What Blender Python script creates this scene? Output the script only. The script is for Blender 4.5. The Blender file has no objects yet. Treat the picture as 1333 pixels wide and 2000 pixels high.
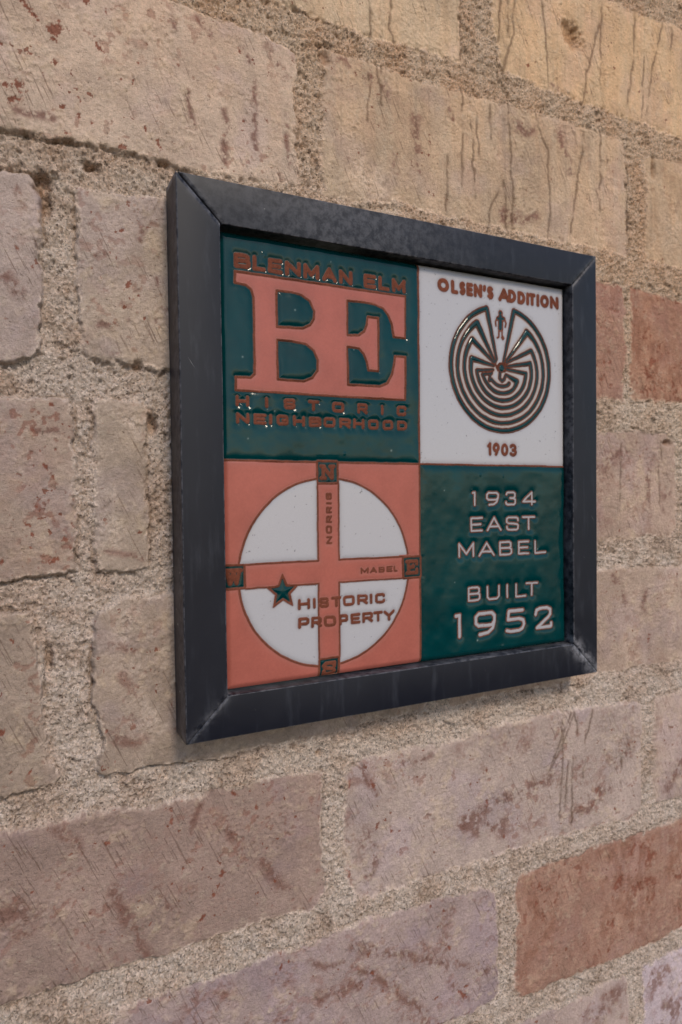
import bpy, math, numpy as np
from mathutils import Matrix, Vector

# ------------------------------------------------------------------ camera, world, sun, exposure
S = bpy.context.scene
COL = S.collection
cam_data = bpy.data.cameras.new('camera')
cam = bpy.data.objects.new('camera', cam_data); COL.objects.link(cam)
S.camera = cam
cam_data.sensor_fit = 'VERTICAL'; cam_data.sensor_height = 36.0; cam_data.lens = 23.535
cam_data.clip_start = 0.01; cam_data.clip_end = 2000.0
_a, _b, _c = 0.4626, -0.0251, -0.0125
_f = Vector((math.sin(_a)*math.cos(_b), math.cos(_a)*math.cos(_b), math.sin(_b)))
_r = Vector((math.cos(_a), -math.sin(_a), 0)); _u = _r.cross(_f)
_r2 = _r*math.cos(_c) + _u*math.sin(_c); _u2 = -_r*math.sin(_c) + _u*math.cos(_c)
_m = Matrix((_r2, _u2, -_f)).transposed().to_4x4()
_m.translation = Vector((-0.09818, -0.42068, 0.15735))
cam.matrix_world = _m
cam_data.dof.use_dof = True; cam_data.dof.focus_distance = 0.455; cam_data.dof.aperture_fstop = 9.0

SUN_EL, SUN_AZ = math.radians(39), math.radians(4)      # azimuth seen from the wall's outward normal, negative = left
sun_dir = Vector((math.sin(SUN_AZ)*math.cos(SUN_EL), -math.cos(SUN_AZ)*math.cos(SUN_EL), math.sin(SUN_EL)))
W = bpy.data.worlds.new('World'); S.world = W; W.use_nodes = True
wn = W.node_tree; wn.nodes.clear()
sky = wn.nodes.new('ShaderNodeTexSky'); sky.sky_type = 'NISHITA'; sky.sun_disc = False
sky.sun_elevation = SUN_EL; sky.sun_rotation = math.atan2(sun_dir.x, sun_dir.y)
sky.air_density = 1.0; sky.dust_density = 0.8; sky.ozone_density = 1.0
bg = wn.nodes.new('ShaderNodeBackground'); bg.inputs[1].default_value = 0.13
wo = wn.nodes.new('ShaderNodeOutputWorld')
wn.links.new(sky.outputs[0], bg.inputs[0]); wn.links.new(bg.outputs[0], wo.inputs[0])
sl = bpy.data.lights.new('sun', 'SUN'); sl.energy = 1.7; sl.angle = math.radians(12); sl.color = (1.0, 0.86, 0.68)
sun = bpy.data.objects.new('sun', sl); COL.objects.link(sun)
sun.rotation_euler = sun_dir.to_track_quat('Z', 'Y').to_euler()
sun.location = sun_dir*3
S.view_settings.view_transform = 'Standard'; S.view_settings.look = 'None'
S.view_settings.exposure = 0.25; S.view_settings.gamma = 1.0

MM = 0.001
FW = 27.8            # frame rail width = frame depth (mm); frame is 360 mm square, its front face at y = 0
WALL = 27.8          # mean plane of the wall behind the frame
TILE = 8.64          # depth of the tile's face behind the frame's front

# ------------------------------------------------------------------ numpy noise
def _hash(ix, iy, seed):
    h = (ix.astype(np.uint32)*np.uint32(374761393) + iy.astype(np.uint32)*np.uint32(668265263)
         + np.uint32((seed*2246822519) & 0xffffffff))
    h = (h ^ (h >> np.uint32(13)))*np.uint32(1274126177)
    h = h ^ (h >> np.uint32(16))
    return (h & np.uint32(0xffffff)).astype(np.float32)/np.float32(0xffffff)
def vnoise(x, y, seed):
    fx = np.floor(x); fy = np.floor(y)
    tx = (x-fx).astype(np.float32); ty = (y-fy).astype(np.float32)
    ix = fx.astype(np.int64)+100000; iy = fy.astype(np.int64)+100000
    tx = tx*tx*tx*(tx*(tx*6-15)+10); ty = ty*ty*ty*(ty*(ty*6-15)+10)
    a = _hash(ix, iy, seed); b = _hash(ix+1, iy, seed); c = _hash(ix, iy+1, seed); d = _hash(ix+1, iy+1, seed)
    return (a+(b-a)*tx)*(1-ty) + (c+(d-c)*tx)*ty
def fbm(x, y, size, octv=3, seed=0, gain=0.5):
    """values about -1..1, 'size' = feature size in mm"""
    s = np.zeros(np.shape(x), np.float32); amp = 1.0; tot = 0
    for k in range(octv):
        q = 2.03**k/size; ca, sa = math.cos(0.6+k), math.sin(0.6+k)
        s += amp*(vnoise((x*ca-y*sa)*q+17.3*k, (x*sa+y*ca)*q-9.1*k, seed*31+k)*2-1)
        tot += amp; amp *= gain
    return s/tot*1.6
def sstep(a, b, x):
    t = np.clip((x-a)/(b-a), 0, 1); return t*t*(3-2*t)
def lin(c):
    c = np.array(c, np.float64)/255.0
    return np.where(c <= 0.04045, c/12.92, ((c+0.055)/1.055)**2.4)
def seg(x, y, a, b):
    """distance to a segment and the position along it"""
    dx, dy = b[0]-a[0], b[1]-a[1]; L = dx*dx+dy*dy+1e-9
    t = np.clip(((x-a[0])*dx+(y-a[1])*dy)/L, 0, 1)
    return np.hypot(x-a[0]-t*dx, y-a[1]-t*dy), t
def poly_sdf(x, y, P):
    d = np.full(np.shape(x), 1e9); ins = np.zeros(np.shape(x), bool)
    n = len(P)
    for i in range(n):
        a, b = P[i], P[(i+1) % n]
        d = np.minimum(d, seg(x, y, a, b)[0])
        if a[1] != b[1]:
            c = ((a[1] > y) != (b[1] > y)) & (x < (b[0]-a[0])*(y-a[1])/(b[1]-a[1])+a[0])
            ins ^= c
    return np.where(ins, -d, d)

# ------------------------------------------------------------------ object helpers
def link(name, mesh, mat, parent=None):
    o = bpy.data.objects.new(name, mesh); COL.objects.link(o)
    if mat is not None: mesh.materials.append(mat)
    if parent is not None: o.parent = parent
    return o
def grid_mesh(name, V, Q, attrs, normals=None, smooth=True):
    """V (n,3) metres, Q (m,4) indices into V, attrs {name: (n,) or (n,3)}; keeps only the used vertices"""
    used = np.unique(Q); remap = np.full(len(V), -1, np.int64); remap[used] = np.arange(len(used))
    q = remap[Q].astype(np.int32); v = V[used].astype(np.float32)
    tri = q[:, 2] == q[:, 3]
    me = bpy.data.meshes.new(name)
    me.vertices.add(len(v)); me.vertices.foreach_set('co', v.ravel())
    me.loops.add(len(q)*4); me.loops.foreach_set('vertex_index', q.ravel())
    me.polygons.add(len(q)); me.polygons.foreach_set('loop_start', np.arange(0, len(q)*4, 4, dtype=np.int32))
    me.update(calc_edges=True)
    me.polygons.foreach_set('use_smooth', np.full(len(q), smooth))
    for k, a in attrs.items():
        a = a[used].astype(np.float32)
        if a.ndim == 2:
            at = me.attributes.new(k, 'FLOAT_COLOR', 'POINT')
            at.data.foreach_set('color', np.concatenate([a, np.ones((len(a), 1), np.float32)], 1).ravel())
        else:
            at = me.attributes.new(k, 'FLOAT', 'POINT'); at.data.foreach_set('value', a)
    if normals is not None:
        me.normals_split_custom_set_from_vertices(normals[used].tolist())
    return me
class NT:
    def __init__(s, name):
        s.m = bpy.data.materials.new(name); s.m.use_nodes = True
        s.t = s.m.node_tree; s.t.nodes.clear()
        s.out = s.t.nodes.new('ShaderNodeOutputMaterial'); s.b = s.n('BsdfPrincipled')
        s.t.links.new(s.b.outputs[0], s.out.inputs[0])
    def n(s, kind, **kw):
        x = s.t.nodes.new('ShaderNode'+kind)
        for k, v in kw.items(): setattr(x, k, v)
        return x
    def l(s, a, b): s.t.links.new(a, b)
    def val(s, sock, v):
        if isinstance(v, bpy.types.NodeSocket): s.l(v, sock)
        else: sock.default_value = v
    def math(s, op, a, b=0.0, c=None, clamp=False):
        x = s.n('Math', operation=op, use_clamp=clamp); s.val(x.inputs[0], a); s.val(x.inputs[1], b)
        if c is not None: s.val(x.inputs[2], c)
        return x.outputs[0]
    def attr(s, name, out='Fac'):
        x = s.n('Attribute'); x.attribute_name = name; return x.outputs[out]
    def pos(s):
        if not hasattr(s, '_p'): s._p = s.n('NewGeometry').outputs['Position']
        return s._p
    def mapping(s, scale, rot=(0, 0, 0), loc=(0, 0, 0)):
        src = s.pos()
        if any(rot):                      # turn first, then stretch
            r = s.n('Mapping'); s.l(src, r.inputs[0]); r.inputs['Rotation'].default_value = rot; src = r.outputs[0]; rot = (0, 0, 0)
        x = s.n('Mapping'); s.l(src, x.inputs[0]); x.inputs['Scale'].default_value = scale
        x.inputs['Rotation'].default_value = rot; x.inputs['Location'].default_value = loc
        return x.outputs[0]
    def noise(s, scale, detail=3, rough=0.55, vec=None, dist=0.0):
        x = s.n('TexNoise'); s.l(vec if vec is not None else s.pos(), x.inputs['Vector'])
        x.inputs['Scale'].default_value = scale; x.inputs['Detail'].default_value = detail
        x.inputs['Roughness'].default_value = rough; x.inputs['Distortion'].default_value = dist
        return x.outputs[0]
    def vor(s, scale, vec=None, feature='F1', out='Distance'):
        x = s.n('TexVoronoi', feature=feature); s.l(vec if vec is not None else s.pos(), x.inputs['Vector'])
        x.inputs['Scale'].default_value = scale
        return x.outputs[out]
    def ramp(s, x, a, b, lo=0.0, hi=1.0):
        r = s.n('MapRange', interpolation_type='SMOOTHSTEP'); s.val(r.inputs[0], x)
        r.inputs[1].default_value = a; r.inputs[2].default_value = b
        r.inputs[3].default_value = lo; r.inputs[4].default_value = hi
        return r.outputs[0]
    def mix(s, f, a, b, mode='MIX'):
        x = s.n('Mix', data_type='RGBA', blend_type=mode); s.val(x.inputs[0], f)
        s.val(x.inputs[6], a); s.val(x.inputs[7], b); return x.outputs[2]
def rgb(*c):
    v = lin(c); return (float(v[0]), float(v[1]), float(v[2]), 1.0)

# ================================================================== THE BRICK WALL
wall = bpy.data.objects.new('brick_wall', None); COL.objects.link(wall)
wall.location = (0.18, WALL*MM, -0.55); wall.empty_display_size = 0.1
wall['label'] = 'wall of whitewashed rough bricks with wide gritty mortar joints behind the plaque'
wall['category'] = 'wall'

# bricks: name: (outline in wall millimetres, colour holding part of the wall's light fall-off, proudness, red amount, mauve amount)
BR = {
 'A0': ([(-190,507),(-8,505),(-8,612),(-190,612)], (182,160,136), 0, .0, .1),
 'A1': ([(18,507),(88,507),(120,505),(154,505),(200,507),(241,508),(240,560),(239,612),(18,612)], (183,163,136), .3, .0, .1),
 'A2': ([(270,600),(273,543),(285,514),(330,510),(383,511),(440,508),(510,508),(572,507),(572,618),(422,611),(270,612)], (184,158,124), .2, .0, .15),
 'A3': ([(600,508),(800,508),(800,612),(600,612)], (182,156,124), 0, 0, .1),
 'B1': ([(-160,377),(-97,377),(-78,378),(-39,380),(-3,378),(24,377),(72,379),(95,379),(95,386),(94,476),(70,481),(50,482),(28,483),(6,485),(-70,484),(-160,484)], (180,159,141), 1.2, .35, .25),
 'B2': ([(116,484),(154,485),(197,482),(241,484),(291,487),(339,489),(431,488),(433,380),(270,381),(180,384),(114,375)], (170,149,125), .2, .0, .35),
 'B3': ([(458,481),(510,484),(600,484),(600,379),(510,379),(458,380)], (166,144,118), -.3, .1, .2),
 'B4': ([(626,484),(840,484),(840,380),(626,380)], (168,146,120), 0, .1, .2),
 'C0': ([(-300,352),(-98,352),(-80,354),(-77,351),(-76,337),(-77,284),(-76,247),(-82,242),(-100,239),(-300,240)], (160,143,136), 2.0, .1, .5),
 'C2': ([(-56,351),(-55,332),(-56,286),(-53,250),(-51,247),(-22,244),(0,242),(60,243),(60,353),(2,354)], (160,143,129), .6, .25, .35),
 'C3': ([(345,352),(394,354),(429,352),(430,300),(429,244),(393,243),(345,243)], (158,122,104), .0, .75, .5),
 'C4': ([(436,351),(470,350),(510,348),(640,347),(640,247),(510,247),(436,244)], (158,118,94), .0, .9, .4),
 'C5': ([(666,350),(860,350),(860,246),(666,246)], (160,130,110), .0, .5, .4),
 'D0': ([(-300,220),(-101,220),(-62,221),(-59,216),(-59,170),(-60,113),(-75,109),(-103,109),(-300,110)], (154,136,123), 1.4, .5, .15),
 'D2': ([(-48,220),(-30,222),(-18,221),(-14,214),(-16,180),(-15,160),(-15,111),(-30,108),(-48,110)], (152,136,122), 1.0, .15, .1),
 'D3': ([(345,212),(393,212),(448,215),(490,215),(501,207),(503,160),(502,120),(494,113),(452,112),(393,111),(345,111)], (162,138,123), .1, .2, .75),
 'D4': ([(528,214),(740,214),(740,112),(528,112)], (160,138,120), .1, .3, .5),
 'E1': ([(-310,90),(-101,90),(-87,89),(-84,82),(-83,55),(-80,13),(-79,-6),(-72,-17),(-77,-21),(-106,-22),(-310,-22)], (142,125,112), 1.5, .3, .2),
 'E2': ([(-45,84),(-36,91),(-2,93),(60,93),(150,92),(200,92),(200,-18),(150,-19),(108,-23),(66,-22),(36,-24),(4,-22),(-27,-21),(-46,-21),(-50,-18),(-46,1),(-53,27),(-52,76)], (146,129,116), .8, .2, .3),
 'E3': ([(224,90),(300,88),(393,86),(510,82),(560,80),(560,-14),(510,-13),(392,-14),(332,-17),(265,-15),(224,-18)], (163,141,126), .0, .12, .6),
 'F1': ([(-210,-44),(-63,-43),(-11,-47),(46,-45),(100,-47),(107,-50),(108,-58),(106,-98),(108,-140),(104,-148),(96,-151),(64,-149),(34,-149),(-13,-150),(-55,-149),(-109,-152),(-210,-152)], (142,120,111), .6, .3, .5),
 'F2': ([(133,-50),(128,-56),(126,-100),(127,-138),(137,-151),(150,-155),(206,-155),(264,-155),(345,-155),(435,-159),(446,-155),(450,-148),(450,-53),(443,-44),(345,-41),(281,-41),(207,-46),(143,-46)], (163,145,138), .5, .35, 1.0),
 'F3': ([(469,-51),(468,-152),(511,-154),(680,-153),(680,-45),(510,-45),(474,-47)], (168,147,136), .3, .1, .9),
 'F0': ([(-460,-44),(-236,-44),(-236,-152),(-460,-152)], (132,115,106), .4, .2, .4),
 'G1': ([(-44,-176),(-13,-175),(20,-177),(94,-174),(141,-171),(193,-174),(249,-175),(266,-178),(270,-184),(273,-240),(272,-277),(263,-281),(180,-281),(-44,-281)], (148,129,127), .8, .2, 1.2),
 'G0': ([(-300,-176),(-72,-176),(-70,-282),(-300,-282)], (136,118,108), .5, .2, .4),
 'G2': ([(299,-177),(293,-182),(291,-230),(289,-277),(297,-287),(379,-290),(455,-292),(511,-291),(560,-291),(560,-177),(511,-176),(455,-177),(380,-175)], (158,122,104), .5, .9, .3),
 'G3': ([(586,-178),(780,-178),(780,-290),(586,-290)], (158,136,124), .5, .2, .4),
 'H0': ([(20,-312),(270,-310),(270,-416),(20,-416)], (150,132,124), .4, .2, .5),
 'H1': ([(294,-310),(361,-312),(427,-311),(433,-319),(435,-362),(435,-416),(294,-416)], (158,139,134), .4, .2, 1.2),
 'H2': ([(453,-310),(453,-369),(453,-416),(640,-416),(640,-311),(511,-311)], (172,157,166), .5, .1, 1.4),
 'I1': ([(120,-442),(350,-442),(350,-545),(120,-545)], (152,134,124), .3, .2, .5),
 'I2': ([(376,-442),(600,-442),(600,-545),(376,-545)], (156,138,130), .3, .2, .5),
 'Z1': ([(-120,638),(120,638),(120,742),(-120,742)], (184,162,134), .3, 0, .1),
 'Z2': ([(146,638),(380,638),(380,742),(146,742)], (184,160,130), .3, 0, .1),
 'Z3': ([(406,640),(640,640),(640,742),(406,742)], (182,158,126), .3, 0, .1),
}
CHIPS= [(-81.6,453.3,2.2,-50),(-77.3,449.8,1.8,-50),(-66.2,443.5,3.8,0),(-40.6,440.5,1.7,-45),(-79.3,425.3,1.0,0),(-65.9,423.7,1.4,0),(-86.3,405.1,2.4,0),(-88.7,396.6,1.8,30),(-93.6,403.2,1.4,0),(-72.8,415.8,0.8,90),(-53.8,411.0,1.0,0),(-52.4,405.6,0.9,-60),(-61.1,398.5,1.1,0),(-52.9,394.8,1.2,80),(-45.2,392.4,0.9,0),(-60.6,382.8,0.7,0),(-19.6,424.8,1.0,80),(52.1,463.6,1.3,-60),(-4.1,388.6,1.3,-60),(-27.1,381.4,1.4,0),(9.2,443.7,1.0,-30),(71.0,421.4,1.0,-45),(-27.1,423.7,0.6,0),(-47.2,467.2,1.6,0),(-35.3,463.4,0.9,90),(-95.2,427.2,1.0,0),(-12.6,396.6,1.0,-80),(-16.0,437.7,0.6,0),(54.2,417.1,0.6,0),(-89.2,308.0,1.1,0),(-81.0,297.5,0.6,0),(-25.6,294.4,1.6,60),(-22.6,286.1,1.0,0),(-36.1,313.4,0.5,0),(-41.6,296.6,0.5,-60),(-15.4,274.1,0.7,0),(-24.0,347.3,1.2,0),(-28.6,328.4,0.9,0),(-4.0,388.4,1.2,-70),(-60.6,382.6,0.6,0),(-27.5,381.1,1.5,0),(-18.9,288.2,0.6,0),(-32.1,310.8,0.5,90),(-51.0,255.7,0.7,-40),(-47.0,301.7,0.5,90),(-76.1,176.0,1.5,-60),(-72.1,170.2,1.0,-60),(-70.5,188.0,0.7,0),(-79.4,145.4,1.3,10),(-86.6,141.5,1.3,-30),(-84.9,135.7,0.8,0),(-86.2,128.0,0.7,0),(-82.6,153.3,0.8,0),(-72.4,119.4,1.7,20),(-66.7,131.7,1.4,0),(-63.3,126.9,1.0,0),(-56.4,153.7,0.6,0),(-21.1,134.6,0.9,0),(-41.8,141.7,0.7,0),(-101.7,120.2,1.2,0),(-72.2,215.3,1.1,0),(-60.3,156.7,0.8,-60),(-38.0,125.5,0.5,0),(-81.6,115.3,0.5,0),(-61.8,140.7,0.7,-60),(-79.3,186.6,0.5,-60),(-83.2,177.6,0.5,-60),(-88.0,82.4,0.7,0),(-97.5,71.9,0.9,-50),(-104.3,17.4,1.4,0),(-89.5,-9.7,0.9,50),(-99.5,-7.7,0.8,0),(-44.5,7.8,0.7,0),(-27.3,7.7,1.6,0),(-28.0,59.1,0.9,0),(-49.8,78.8,0.7,0),(-45.3,46.4,0.6,90),(-39.6,-12.5,0.5,0),(-93.8,67.4,0.4,0),(-104.2,57.6,0.6,90),(-3.7,-58.8,1.5,80),(-3.6,-51.5,1.2,0),(39.4,-50.6,1.3,-50),(56.0,-64.8,1.4,-80),(29.8,-104.4,1.6,0),(23.8,-117.3,1.4,0),(16.0,-131.7,1.5,40),(2.8,-94.4,1.0,0),(-20.1,-126.4,0.8,50),(-89.7,-84.6,0.7,0),(-56.7,-107.8,0.6,0),(-4.6,-102.2,0.6,0),(-45.2,-64.2,1.4,0),(63.2,-95.7,0.7,0),(72.6,-185.3,1.0,60),(3.7,-47.6,0.9,0),(-104.5,-52.1,0.6,0),(261.0,-77.3,1.2,90),(261.7,-105.3,1.5,-70),(315.5,-118.3,1.1,-60),(154.4,-100.7,1.6,60),(167.1,-108.2,1.0,0),(143.8,-52.1,1.6,-60),(151.1,-67.9,1.9,-60),(219.8,-217.4,1.8,-50),(233.7,-261.4,2.7,-50),(208.2,-256.0,1.6,0),(260.9,-198.7,0.8,0),(251.5,-242.1,1.1,90),(244.1,-85.9,0.9,60),(207.5,-135.3,0.7,0),(174.8,-110.0,0.6,0),(167.2,-93.6,0.7,0),(264.4,-65.9,0.4,0),(130.3,-62.5,1.9,-85),(129.3,-131.8,2.2,-70),(311.3,525.4,1.1,0),(320.1,530.4,0.5,0),(393.8,398.7,1.0,-40),(413.2,409.6,0.6,0),(461.5,13.6,2.1,80),(460.8,4.1,1.3,0),(404.6,346.0,1.0,90),(450.1,352.8,2.6,-8),(479.3,349.4,4.4,-12),(504.2,345.2,2.7,-14),(427.0,347.6,1.3,0)]
SMEARS= [(50.6,-90.6,84.9,-141.1,3.9),(-40.9,-97.9,-19.6,-149.2,3.9),(-17.0,-102.8,2.2,-130.3,2.5),(16.5,-54.1,6.9,-72.3,2.6),(-104.7,-91.7,-93.1,-101.8,8.2),(-73.7,-49.5,-61.3,-61.1,4.2),(35.1,-77.2,40.8,-82.4,4.7),(237.9,-122.7,279.8,-132.6,7.1),(238.0,-117.9,331.5,-96.2,6.2),(144.4,-105.0,151.5,-128.9,7.5),(365.5,-137.1,401.7,-123.7,7.9),(413.0,-96.3,435.9,-86.9,7.6),(97.8,-191.5,147.9,-212.4,3.4),(147.9,-212.4,197.1,-263.8,4.0),(106.7,-218.1,135.4,-219.3,6.4),(386.1,-337.7,423.7,-323.7,9.5),(483.8,-370.6,509.3,-365.2,13.0),(488.1,-136.1,509.2,-114.4,8.6),(135.3,-48.3,154.7,-76.4,1.7),(186.0,-53.5,204.9,-54.8,2.7),(219.6,-241.1,236.5,-266.0,4.7),(131.0,-189.2,260.4,-249.9,3.9),(441.5,204.6,468.7,188.7,6.1),(396.1,183.2,428.2,192.8,5.9),(461.8,186.2,461.7,131.7,3.3),(489.8,160.0,486.2,138.3,5.3),(411.6,75.5,431.1,48.5,5.1),(458.1,60.5,454.7,41.7,3.3),(349.2,474.1,359.8,447.3,4.7),(294.4,471.9,317.8,469.6,5.1),(284.0,391.6,320.7,395.3,4.5),(176.1,423.6,177.3,407.8,2.8),(229.0,468.6,231.8,459.7,1.9),(338.8,516.2,345.8,512.7,2.6),(131.3,480.1,169.9,467.9,4.4),(197.1,451.5,199.5,414.6,4.2),(73.9,472.5,85.8,455.1,3.0),(24.2,478.0,31.4,469.4,2.9),(16.0,426.2,19.2,403.9,2.1),(61.5,446.9,62.7,399.0,2.6),(41.8,420.0,41.2,387.1,2.6),(6.2,472.6,7.8,466.1,2.1),(52.2,471.8,59.8,459.3,1.8),(-88.1,388.8,-67.3,390.5,2.6),(87.3,421.4,87.9,393.1,2.3),(-45.4,308.8,-39.2,311.8,2.1),(-17.1,323.8,-12.6,335.4,2.2),(-42.2,266.8,-27.7,270.4,3.2),(-6.8,301.2,-7.8,272.5,1.0),(-88.3,282.4,-95.3,291.5,4.1),(-84.4,333.5,-88.8,342.7,2.0),(-76.1,159.4,-73.9,156.1,0.8),(-44.6,124.8,-19.7,118.3,1.9),(-63.7,199.5,-82.7,200.5,1.7),(-42.6,62.2,-26.0,57.8,2.7),(-33.5,42.4,-24.1,31.0,2.8),(-43.5,17.6,-26.8,15.0,2.5),(-39.1,3.2,-21.0,-2.5,3.7)]
DRIPS= [[(154.9,531.3),(157.2,505.1)],[(174.8,537.5),(173.2,514.3),(177.1,506.3)],[(240.3,558.0),(241.3,507.8)],[(281.6,570.9),(278.1,532.7),(279.1,508.2),(286.5,501.4)],[(296.8,575.7),(295.0,547.5),(286.6,522.7),(284.9,507.2)],[(289.3,573.3),(290.1,553.6),(290.7,543.8)],[(327.1,585.2),(332.1,553.2),(334.6,520.3),(332.5,506.7)],[(398.5,607.5),(398.4,575.0),(397.4,523.2)],[(396.9,585.4),(382.4,543.5),(375.9,507.0)],[(443.1,610.3),(440.9,570.6),(438.9,550.4),(432.7,520.9)],[(455.3,571.7),(453.1,514.6)],[(482.8,613.8),(467.8,563.8),(459.4,518.9)],[(153.0,486.0),(154.1,466.1),(152.4,441.0)],[(161.7,486.1),(164.4,455.2)],[(166.1,486.2),(164.6,466.6)],[(239.6,488.1),(240.8,457.0),(240.3,408.4)],[(257.8,478.1),(256.0,458.0),(258.9,434.1)],[(270.3,481.1),(270.7,454.0)],[(288.6,488.1),(291.0,461.0),(293.3,423.6),(293.6,378.0)],[(321.3,488.5),(322.2,475.8),(334.9,457.9),(335.7,416.2),(333.8,381.8)],[(376.5,483.0),(374.6,466.5),(365.1,416.3),(361.3,391.5)],[(397.3,490.5),(398.3,455.2),(397.0,416.6)],[(284.2,421.8),(287.3,402.2),(287.1,378.2)],[(279.3,413.3),(271.2,399.3),(266.2,377.3)],[(406.9,489.9),(406.8,462.4)],[(432.6,479.0),(433.6,394.9)],[(225.6,429.5),(225.1,386.2)],[(250.0,468.8),(252.7,425.4),(254.0,401.2)],[(495.8,609.0),(493.6,585.2)],[(346.9,-47.8),(344.7,-137.6)],[(351.9,-87.4),(350.9,-133.8)],[(361.8,-43.7),(364.1,-63.6)],[(383.7,-44.5),(374.7,-73.3),(372.7,-107.1)],[(360.7,-44.8),(348.5,-66.1),(334.9,-89.2)],[(358.3,-43.2),(345.2,-62.9),(332.2,-91.3)],[(358.8,-86.1),(358.5,-146.0)],[(347.1,-14.5),(347.1,-23.4)],[(355.7,-15.6),(356.3,-23.5)],[(367.9,-16.0),(367.8,-22.5)],[(421.6,-97.9),(421.6,-125.1)],[(480.9,205.6),(480.2,188.8)],[(424.3,201.9),(421.5,148.9)],[(475.6,184.0),(477.4,145.7)]]

# plain bricks continue the courses beyond those traced above
_rng = np.random.RandomState(12)
for row, z0 in enumerate([-841, -708, -575, -442, -309, -176, -44, 89, 220, 352, 484, 612, 742, 872, 1003, 1135, 1267]):
    off = (row % 2)*135
    for kx in range(-4, 7):
        xa = kx*270+off-20; xb = xa+244+_rng.uniform(-6, 6)
        if any(min(q[1] for q in v[0]) < z0-12 and max(q[1] for q in v[0]) > z0-92 and min(q[0] for q in v[0]) < xb+14 and max(q[0] for q in v[0]) > xa-14 for v in BR.values()): continue
        if z0 in (220, 352, 89) and xa < 345 and xb > 0: continue
        t_ = min(1, max(0, (z0+200)/800))  # upper courses coloured lighter and warmer, carrying on the light fall-off
        BR['x%d_%d' % (row, kx)] = ([(xa, z0-105), (xb, z0-104), (xb+1, z0), (xa+1, z0+1)], (150+30*t_+_rng.uniform(-8, 8), 132+24*t_, 122+2*t_), .3, .15+.3*_rng.rand(), .3+.4*_rng.rand())

def axis(lo, hi, flo, fhi, step, coarse=6.0):
    a = [flo]
    while a[-1] < fhi: a.append(a[-1]+step(a[-1]))
    f0 = np.arange(flo-coarse, lo-coarse, -coarse)[::-1]; f1 = np.arange(a[-1]+coarse, hi+coarse, coarse)
    return np.concatenate([f0, a, f1])
def xstep(x):
    d = (x+98)*0.446+449*0.895
    return float(np.clip(0.86*d*d/(669*449*1.0), 0.5, 1.6))
GX = axis(-700, 1400, -122, 522, xstep)
GZ = axis(-900, 1250, -400, 652, lambda z: 0.78)
nx, nz = len(GX), len(GZ)
X, Zc = np.meshgrid(GX, GZ)                       # rows = z
X = X.astype(np.float64); Zc = Zc.astype(np.float64)
# ragged lookup for the brick outlines
wx = X + 2.0*fbm(X, Zc, 14, 3, 1) + 0.7*fbm(X, Zc, 3.2, 2, 2)
wz = Zc + 1.7*fbm(X, Zc, 16, 3, 3) + 0.7*fbm(X, Zc, 3.0, 2, 4)
SD = np.full(X.shape, 30.0); ID = np.full(X.shape, -1, np.int32)
names = list(BR)
base = np.zeros(X.shape+(3,)); proud = np.zeros(X.shape); redA = np.zeros(X.shape); mauA = np.zeros(X.shape)
rng = np.random.RandomState(5)
for i, k in enumerate(names):
    P, c, pr, rd, mv = BR[k]
    xs = [p[0] for p in P]; zs = [p[1] for p in P]
    i0, i1 = np.searchsorted(GX, min(xs)-16), np.searchsorted(GX, max(xs)+16)
    j0, j1 = np.searchsorted(GZ, min(zs)-16), np.searchsorted(GZ, max(zs)+16)
    if i1 <= i0 or j1 <= j0: continue
    sl_ = (slice(j0, j1), slice(i0, i1))
    d = poly_sdf(wx[sl_], wz[sl_], P)
    win = d < SD[sl_]
    SD[sl_] = np.where(win, d, SD[sl_]); ID[sl_] = np.where(win, i, ID[sl_])
    tx, tz = rng.uniform(-.6, .6, 2)
    cx, cz = np.mean(xs), np.mean(zs)
    pl = pr + tx*(X[sl_]-cx)/90 + tz*(Zc[sl_]-cz)/50
    proud[sl_] = np.where(win, pl, proud[sl_]); redA[sl_] = np.where(win, rd, redA[sl_]); mauA[sl_] = np.where(win, mv, mauA[sl_])
    base[sl_] = np.where(win[..., None], lin(c), base[sl_])
wid_ = 1.3+1.5*sstep(-40, 220, X)+.9*np.clip(fbm(X, Zc, 30, 2, 8)+.3, 0, 2); m = sstep(-wid_, wid_*.8, SD)                           # 1 in the mortar
# coarse, mortar-smeared areas of brick faces
rough = np.zeros(X.shape)
for bx_, bz_, rx, rz, a in [(-51,170,9,60,1.0),(-30,205,14,12,.8),(-38,160,8,45,.7),(-28,70,10,30,.8),(-14,20,16,60,.6),(20,70,30,30,.5),(134,430,20,45,.5),
        (100,440,6,50,.3),(190,388,45,8,.9),(-62,300,4,60,.5),(320,100,30,8,.5),(150,400,20,20,.7),(450,430,12,50,.8),(500,410,60,26,.6),(470,492,60,8,.9),
        (10,120,18,60,.5),(365,565,16,14,.9),(378,590,14,10,.7),(255,580,12,30,.8),(-85,330,8,20,.4),(185,470,20,10,.4),(-30,235,40,8,.5),(430,395,60,10,.5),(390,385,80,7,.7)]:
    rough = np.maximum(rough, a*np.exp(-((X-bx_)/rx)**2-((Zc-bz_)/rz)**2))
rough *= sstep(-.5, .5, fbm(X, Zc, 18, 3, 9)+.2)
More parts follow.
